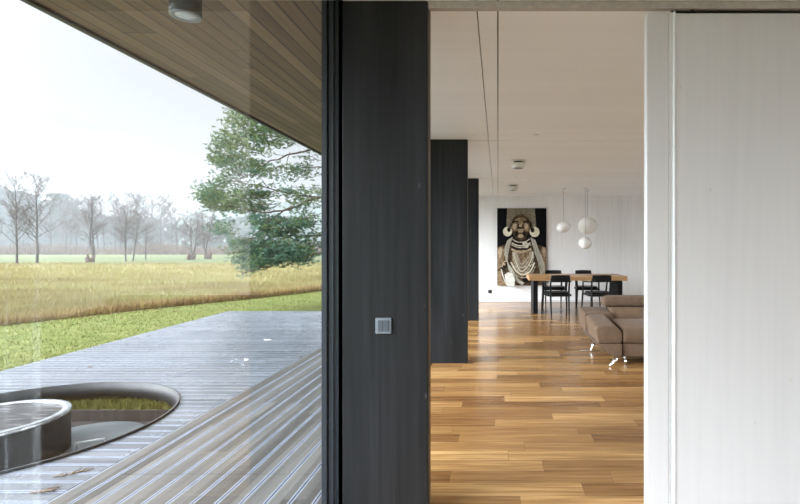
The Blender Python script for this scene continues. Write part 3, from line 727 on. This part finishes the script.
pendant(587.6, 225.6, 10.25, .208, .188, .15, 'largest opal pebble pendant, high on the right')
pendant(585.3, 243, 9.85, .140, .128, .35, 'lowest opal pebble pendant, hanging below the largest one')

# ------------------------------------------------------------------ portrait
PW, PH = 1.195, 1.88; px0, pz0, pyf = -.020, .405, YB-.035
pt = empty('portrait_picture', (px0+PW/2, YB, pz0)); tag(pt, 'large sepia canvas portrait of a person with a beaded cap and necklaces', 'picture')
MB().box(px0, px0+PW, pyf, YB-.001, pz0, pz0+PH).build('canvas', plain('canvas_black', (.005, .005, .006), .8, spec=.1), pt)
def sep(n_, a, b_, sc, r=.7):
    m, nt, b = node_mat(n_); b.inputs['Specular IOR Level'].default_value = .15; mp = mapping(nt, (1, 1, 1)); t = noise_tex(nt, mp.outputs[0], sc, 4, .65)
    r_ = ramp(nt, t.outputs[0], [(.4, a), (.6, b_)]); nt.links.new(r_.outputs[0], b.inputs['Base Color']); b.inputs['Roughness'].default_value = r; return m
PM = [sep('print_skin', (.045, .027, .014), (.10, .065, .036), 9), sep('print_skin_light', (.34, .25, .16), (.52, .42, .29), 20), sep('print_dark', (.008, .006, .005), (.025, .017, .011), 14),
      sep('print_cap', (.06, .05, .035), (.36, .32, .24), 75), sep('print_bead', (.20, .175, .13), (.72, .68, .58), 60), sep('print_cream', (.58, .53, .40), (.70, .65, .52), 12),
      sep('print_cloth', (.6, .58, .52), (.78, .76, .7), 10), sep('print_mid', (.15, .10, .06), (.30, .22, .13), 14)]
pm = MB(); lay = [0]
def UV(u, v): return (px0+PW*(u-35)/248, pz0+PH*(1-(v-40)/388))      # print coordinates, 248 x 388
def poly(pts, mi):
    lay[0] += 1; yy = pyf-.0004-.00012*lay[0]
    vs = []
    for u, v in pts:
        u = min(283, max(35, u)); v = min(428, max(40, v)); X, Z = UV(u, v); vs.append((X, yy, Z))
    cx = sum(v[0] for v in vs)/len(vs); cz = sum(v[2] for v in vs)/len(vs); n = len(vs)
    vs.append((cx, yy, cz)); pm.add(vs, [(i, (i+1) % n, n) for i in range(n)], mi)
def ell(cu, cv, ru, rv, mi, rot=0, n=28):
    poly([(cu+ru*math.cos(t)*math.cos(rot)-rv*math.sin(t)*math.sin(rot), cv+ru*math.cos(t)*math.sin(rot)+rv*math.sin(t)*math.cos(rot)) for t in [2*PI*i/n for i in range(n)]], mi)
def stroke(pts, w_, mi, beads=False, n=26):
    # Catmull-Rom ribbon
    P_ = [Vector(p) for p in pts]; P_ = [P_[0]*2-P_[1]]+P_+[P_[-1]*2-P_[-2]]; out = []
    for i in range(1, len(P_)-2):
        for k in range(8):
            t = k/8; a, b_, c_, d_ = P_[i-1:i+3]
            out.append(.5*((2*b_)+(c_-a)*t+(2*a-5*b_+4*c_-d_)*t*t+(3*b_-a-3*c_+d_)*t**3))
    out.append(P_[-2])
    if beads:
        step = w_*1.05; acc = 0
        for i in range(len(out)-1):
            seg = (out[i+1]-out[i]).length
            while acc < seg:
                q = out[i].lerp(out[i+1], acc/seg); ell(q.x, q.y, w_*.5, w_*.42, mi, n=8); acc += step
            acc -= seg
        return
    lay[0] += 1; yy = pyf-.0004-.00012*lay[0]; vs = []
    for i, q in enumerate(out):
        dd = (out[min(i+1, len(out)-1)]-out[max(i-1, 0)]).normalized(); nn = Vector((-dd.y, dd.x))*w_/2
        for e in (q+nn, q-nn):
            X, Z = UV(min(283, max(35, e.x)), min(428, max(40, e.y))); vs.append((X, yy, Z))
    pm.add(vs, [(2*i, 2*i+1, 2*i+3, 2*i+2) for i in range(len(out)-1)], mi)
# body and shoulders
poly([(35, 236), (60, 226), (105, 212), (125, 190), (185, 190), (205, 212), (250, 226), (283, 240), (283, 428), (35, 428)], 0)
poly([(35, 240), (62, 232), (74, 262), (62, 330), (35, 350)], 7); poly([(283, 240), (262, 232), (252, 262), (262, 330), (283, 345)], 7)
ell(50, 262, 9, 26, 1, .1); ell(272, 262, 8, 24, 1, -.1)
poly([(110, 250), (155, 240), (210, 250), (232, 320), (225, 380), (160, 405), (110, 360)], 7)
ell(222, 330, 24, 42, 0); ell(205, 395, 45, 20, 2); poly([(35, 360), (60, 350), (80, 428), (35, 428)], 7); ell(70, 330, 14, 22, 2, .4); ell(72, 322, 5, 6, 1)
poly([(98, 195), (108, 185), (200, 185), (210, 200), (200, 250), (110, 250)], 2)
# cap
poly([(86, 40), (225, 40), (230, 110), (232, 165), (218, 172), (212, 120), (195, 95), (155, 84), (112, 95), (98, 125), (98, 170), (82, 160), (82, 100)], 3)
# face
ell(153, 132, 48, 64, 0); poly([(118, 165), (188, 165), (178, 192), (153, 203), (128, 192)], 0)
ell(153, 104, 30, 16, 7); ell(121, 134, 15, 24, 7, .15); ell(185, 134, 15, 24, 7, -.15); ell(123, 131, 9, 17, 1, .15); ell(182, 131, 9, 17, 1, -.15); ell(153, 96, 22, 6, 7)
ell(127, 110, 17, 7, 2, -.1); ell(180, 110, 17, 7, 2, .1); ell(128, 112, 7, 2.5, 7); ell(179, 112, 7, 2.5, 7)
poly([(147, 100), (159, 100), (162, 132), (144, 132)], 7); ell(153, 133, 13, 7, 2); ell(153, 128, 8, 7, 1); ell(153, 152, 22, 8, 7); ell(153, 149, 19, 3.2, 1); ell(153, 158, 17, 4, 1); ell(153, 153.5, 20, 1.2, 2)
ell(153, 180, 15, 9, 1); ell(133, 170, 8, 16, 2, .3); ell(173, 170, 8, 16, 2, -.3)
for k in range(15):   # fringe of the cap
    u = 92+k*8.9; v0 = 50+abs(k-7)*2; stroke([(u, 42), (u+(k-7)*.2, v0+8), (u+(k-7)*.35, 82+max(0, abs(k-7)-4)*26)], 3.2, 3 if k % 2 else 7, True)
# ear discs
ell(87, 158, 23, 24, 5); ell(94, 148, 9, 12, 2); ell(223, 160, 25, 25, 5); ell(213, 150, 10, 13, 2)
# neck bands
for k, v in enumerate((205, 214, 223, 232)):
    stroke([(112-k*2, v-10), (130, v+2), (155, v+6), (180, v+2), (198+k*2, v-10)], 5, (4, 2, 5, 4)[k])
poly([(160, 214), (180, 206), (194, 222), (190, 240), (170, 240)], 4); stroke([(106, 244), (130, 256), (156, 260), (184, 254), (206, 244)], 9, 1)
# necklaces
for k in range(6): stroke([(110-k*4.5, 188+k*3), (92-k*4, 250), (86-k*1, 300), (96+k*3, 350), (120+k*4, 395), (160+k*2, 424-k*2)], 6.2, 4, True)
for k in range(5): stroke([(204+k*5, 190+k*3), (222+k*5, 250), (238+k*6, 300), (250+k*6, 345), (254+k*6, 372)], 6.2, 4, True)
for k in range(4): stroke([(112+k*6, 262), (118+k*6, 300-k*6), (150+k*2, 372-k*17), (190-k*4, 350-k*16), (214-k*6, 300-k*8), (218-k*6, 258)], 5.2, 4 if k != 1 else 5, k != 1)
stroke([(104, 310), (130, 355), (165, 372), (200, 355), (222, 312)], 7, 5); stroke([(100, 330), (130, 375), (165, 388), (205, 368), (226, 330)], 5, 4, True)
stroke([(120, 330), (150, 338), (190, 330), (215, 322)], 5, 4)
poly([(72, 372), (90, 360), (112, 368), (124, 400), (122, 428), (88, 428), (76, 400)], 6)
stroke([(56, 345), (60, 365), (70, 395), (84, 425)], 5, 6); stroke([(58, 335), (70, 310), (88, 300)], 6, 1)
pm.build('print', PM, pt, fixn=False)

# ------------------------------------------------------------------ dining table
TX0, TX1, TY0, TY1 = .625, 2.612, 9.41, 10.30
tb_ = empty('dining_table', ((TX0+TX1)/2, (TY0+TY1)/2, 0)); tag(tb_, 'long oak dining table with a thick top on black metal frame legs', 'table')
MB().box(TX0, TX1, TY0, TY1, .662, .75).build('tabletop', M_tabletop, tb_, bevel=.006)
for x0 in (.716, 2.425):
    q = MB(); q.box(x0, x0+.09, TY0+.02, TY1-.14, 0, .661)
    q.build('leg', M_blkmetal, tb_, bevel=.002)
# dining chair, back towards -Y, origin at its centre on the floor
def make_chair():
    t = empty('dining_chair'); t.location = (0, 0, 0)
    s_ = MB(); pts = []
    for i in range(20):
        a = 2*PI*i/20; r_ = (abs(math.cos(a))**3.2+abs(math.sin(a))**3.2)**(-1/3.2); pts.append((.235*r_*math.cos(a), .02+.225*r_*math.sin(a)))
    s_.loft([[(x*k, y*k, z) for x, y in pts] for z, k in ((.425, .94), (.432, .99), (.452, 1.0), (.460, .97))])
    s_.build('seat', M_blk, t)
    for sx_ in (-1, 1):
        MB().tube([(sx_*.175, -.255, 0), (sx_*.178, -.225, .25), (sx_*.182, -.205, .44), (sx_*.185, -.225, .62), (sx_*.182, -.262, .74)], [.013, .019, .021, .018, .014], 8).build('leg', M_blk, t)
        MB().tube([(sx_*.262, .215, 0), (sx_*.250, .205, .25), (sx_*.240, .19, .45), (sx_*.246, .165, .60), (sx_*.250, .14, .652)], [.012, .018, .020, .017, .014], 8).build('leg', M_blk, t)
        MB().tube([(sx_*.250, .15, .655), (sx_*.262, .02, .662), (sx_*.245, -.12, .668), (sx_*.192, -.218, .672)], [.02, .023, .021, .016], 8, flat=.6).build('armrest', M_blk, t)
    # curved top rail
    secs = []
    for i in range(9):
        x = -.185+.37*i/8; yb = -.262-.035*(1-(x/.185)**2); h0 = .668; h1 = .800+.006*(1-(x/.185)**2)
        secs.append([(x, yb-.011, h0), (x, yb+.011, h0), (x, yb+.009-.012, h1), (x, yb-.011-.012, h1)])
    m = MB(); m.loft(secs); m.build('top_rail', M_blk, t, bevel=.004)
    m = MB(); m.box(-.175, .175, -.222, -.200, .385, .425); m.box(-.235, .235, .175, .197, .385, .425); m.box(-.235, -.19, -.2, .18, .39, .425); m.box(.19, .235, -.2, .18, .39, .425); m.build('seat_frame', M_blk, t)
    return t
ch0 = make_chair()
spots = [(1.165, 9.22, .13, 'black wooden armchair on the near table side, its back to us, left of its twin'),
         (1.965, 9.22, .10, 'black wooden armchair on the near table side, its back to us, just behind the sofa'),
         (1.265, 10.52, PI-.05, 'black wooden armchair at the left of the far table side, beside the portrait'),
         (1.985, 10.52, PI+.05, 'black wooden armchair at the right of the far table side, nearer the pendants')]
for i, (x, y, a, lb) in enumerate(spots):
    o = ch0 if i == 0 else copy_tree(ch0)
    o.location = (x, y, 0); o.rotation_euler = (0, 0, a); tag(o, lb, 'chair', 'black armchairs at the dining table')

# ------------------------------------------------------------------ sofa
sf = empty('sofa', (2.3, 5.8, 0)); tag(sf, 'low taupe sofa with folding headrests and chrome feet on the oak floor', 'sofa')
def mirror(sec, on): return [((2*2.42-x) if on else x, y, z) for x, y, z in sec]
for on in (False, True):
    m = MB()
    def arm_sec(y, zt, xo, k=1.0): return mirror([(xo, y, zt-.03), (1.135, y, .25), (1.17, y, .245), (1.40, y, .245), (1.415, y, .30), (1.415, y, zt-.10), (1.39, y, zt-.04), (1.33, y, zt), (xo+.03, y, zt)], on)
    m.loft([arm_sec(5.30, .445, 1.108), arm_sec(5.60, .470, 1.108), arm_sec(5.93, .500, 1.108)])
    m.build('armrest', M_sofa, sf, bevel=.028, seg=5)
    m = MB()
    def rb(y, zt, xo): return mirror([(xo, y, zt), (xo, y, .30), (1.15, y, .235), (1.44, y, .235), (1.46, y, zt-.03), (1.44, y, zt)], on)
    m.loft([rb(5.90, .505, 1.100), rb(6.28, .545, 1.090)])
    m.build('rear_arm_block', M_sofa, sf, bevel=.03, seg=5)
    m = MB()
    def pb(y, i_): return mirror([(1.118+i_, y, .243), (1.325+i_, y, .09), (1.412, y, .09), (1.412, y, .243)], on)
    m.loft([pb(5.305, 0), pb(6.20, -.02)])
    m.build('arm_base', M_sofa, sf, bevel=.012, seg=3)
    # chrome feet
    for y in (5.27, 6.02):
        pts = [(1.335, y, .095), (1.315, y-.002, .060), (1.285, y-.004, .030), (1.250, y-.004, .006)]
        if y > 6: pts = [(1.235, y, .115), (1.22, y, .07), (1.205, y, .03), (1.19, y, .012)]
        pts = mirror(pts, on)
        l = MB(); l.tube(pts, [.036, .032, .026, .016], 10, flat=.6)
        if y > 6:
            xs_ = sorted([mirror([(1.06, y, 0)], on)[0][0], mirror([(1.22, y, 0)], on)[0][0]]); l.box(xs_[0], xs_[1], y-.02, y+.02, .0, .012)
        l.build('foot', M_chrome, sf)
m = MB(); m.box(1.418, 3.422, 5.335, 6.25, .09, .245); m.build('base', M_sofa, sf, bevel=.015, seg=3)
for x0 in (1.422, 2.424):
    x1 = x0+.994
    def sec(x, k): return [(x, 5.31, .25), (x, 5.30, .36-k), (x, 5.335, .425-k), (x, 5.45, .437-k), (x, 5.93, .440-k), (x, 5.95, .25)]
    m = MB(); m.loft([sec(x0, .018), sec(x0+.05, .0), sec(x1-.05, .0), sec(x1, .018)]); m.build('seat_cushion', M_sofa, sf, bevel=.022, seg=4)
    def sec2(x, k): return [(x, 5.94, .42), (x, 5.955+k, .47), (x, 6.02+k, .570), (x, 6.24, .575), (x, 6.28, .25), (x, 5.97, .25)]
    m = MB(); m.loft([sec2(x0+.03, .015), sec2(x0+.09, 0), sec2(x1-.05, 0), sec2(x1, .015)]); m.build('back_cushion', M_sofa, sf, bevel=.022, seg=4)
    def sec3(x, k): return [(x, 6.03+k, .580), (x, 6.02+k, .64), (x, 6.05+k, .700-k), (x, 6.16, .712-k), (x, 6.26, .69-k), (x, 6.27, .580)]
    xa = x0-.045 if x0 < 2 else x0
    xb = x1+.045 if x0 > 2 else x1
    m = MB(); m.loft([sec3(xa, .015), sec3(xa+.05, 0), sec3(xb-.05, 0), sec3(xb, .015)]); m.build('headrest', M_sofa, sf, bevel=.02, seg=4)
l = MB(); l.tube([(1.47, 5.42, .09), (1.47, 5.42, .045)], .012); l.tube([(1.46, 5.40, .028), (1.485, 5.40, .028)], .027, 14); l.build('castor', M_chrome, sf)

# ------------------------------------------------------------------ debris on the deck
def twig(px, py, ln, ang, label, seed):
    r = random.Random(seed); dd = (CAM_Z-DZ)*FPX/(py-246.5); c0 = Vector(((px-498)*dd/FPX, dd, DZ+.004)); m = MB()
    ax = Vector((math.cos(ang), math.sin(ang), 0)); m.tube([c0-ax*ln/2, c0+ax*ln/2], .003, 5)
    for k in range(34):
        p = c0+ax*r.uniform(-.5, .4)*ln; a = ang+r.choice([-1, 1])*r.uniform(.2, .9); q = Vector((math.cos(a), math.sin(a), r.uniform(.0, .25)))*r.uniform(.03, .07)
        m.tube([p, p+q], [.0018, .0008], 3)
    tag(m.build('pine_twig', M_leaf, None, fixn=False), label, 'twig')
twig(71, 474, .16, .55, 'dry brown pine twig on the wet deck near the opening', 1)
twig(42, 492, .12, .2, 'smaller brown pine twig at the lower left of the wet deck', 2)
def leaf(px, py, w_, mat, label, ang=0, z=.002):
    dd = (CAM_Z-DZ)*FPX/(py-246.5); X, Y = (px-498)*dd/FPX, dd
    m = MB(); n = 12; vs = []
    for zz in (z, z+.003):
        for k in range(n):
            t = 2*PI*k/n; u = math.cos(t)*w_; v = math.sin(t)*w_*.4*(1-.3*math.cos(t)); vs.append((X+u*math.cos(ang)-v*math.sin(ang), Y+u*math.sin(ang)+v*math.cos(ang), DZ+zz+.01*(u/w_)**2*w_*3))
    m.add(vs, [tuple(range(n))[::-1], tuple(range(n, 2*n))]+[(k, (k+1) % n, n+(k+1) % n, n+k) for k in range(n)])
    o = m.build('fallen_leaf', mat); tag(o, label, 'leaf')
leaf(90.3, 367, .028, M_leaf, 'tiny dark leaf on the deck straight above the tub')
leaf(148.8, 335.7, .028, M_leaf, 'tiny dark leaf near the lawn edge of the deck')
leaf(300, 357, .025, M_leaf, 'tiny dark leaf near the inner deck strip', .4)
leaf(268, 340, .055, M_feather, 'pale leaf lying mid deck toward the far end', .1)
leaf(246, 360, .05, M_feather, 'pale curled leaf lying mid deck, nearer to the opening', 2.3)
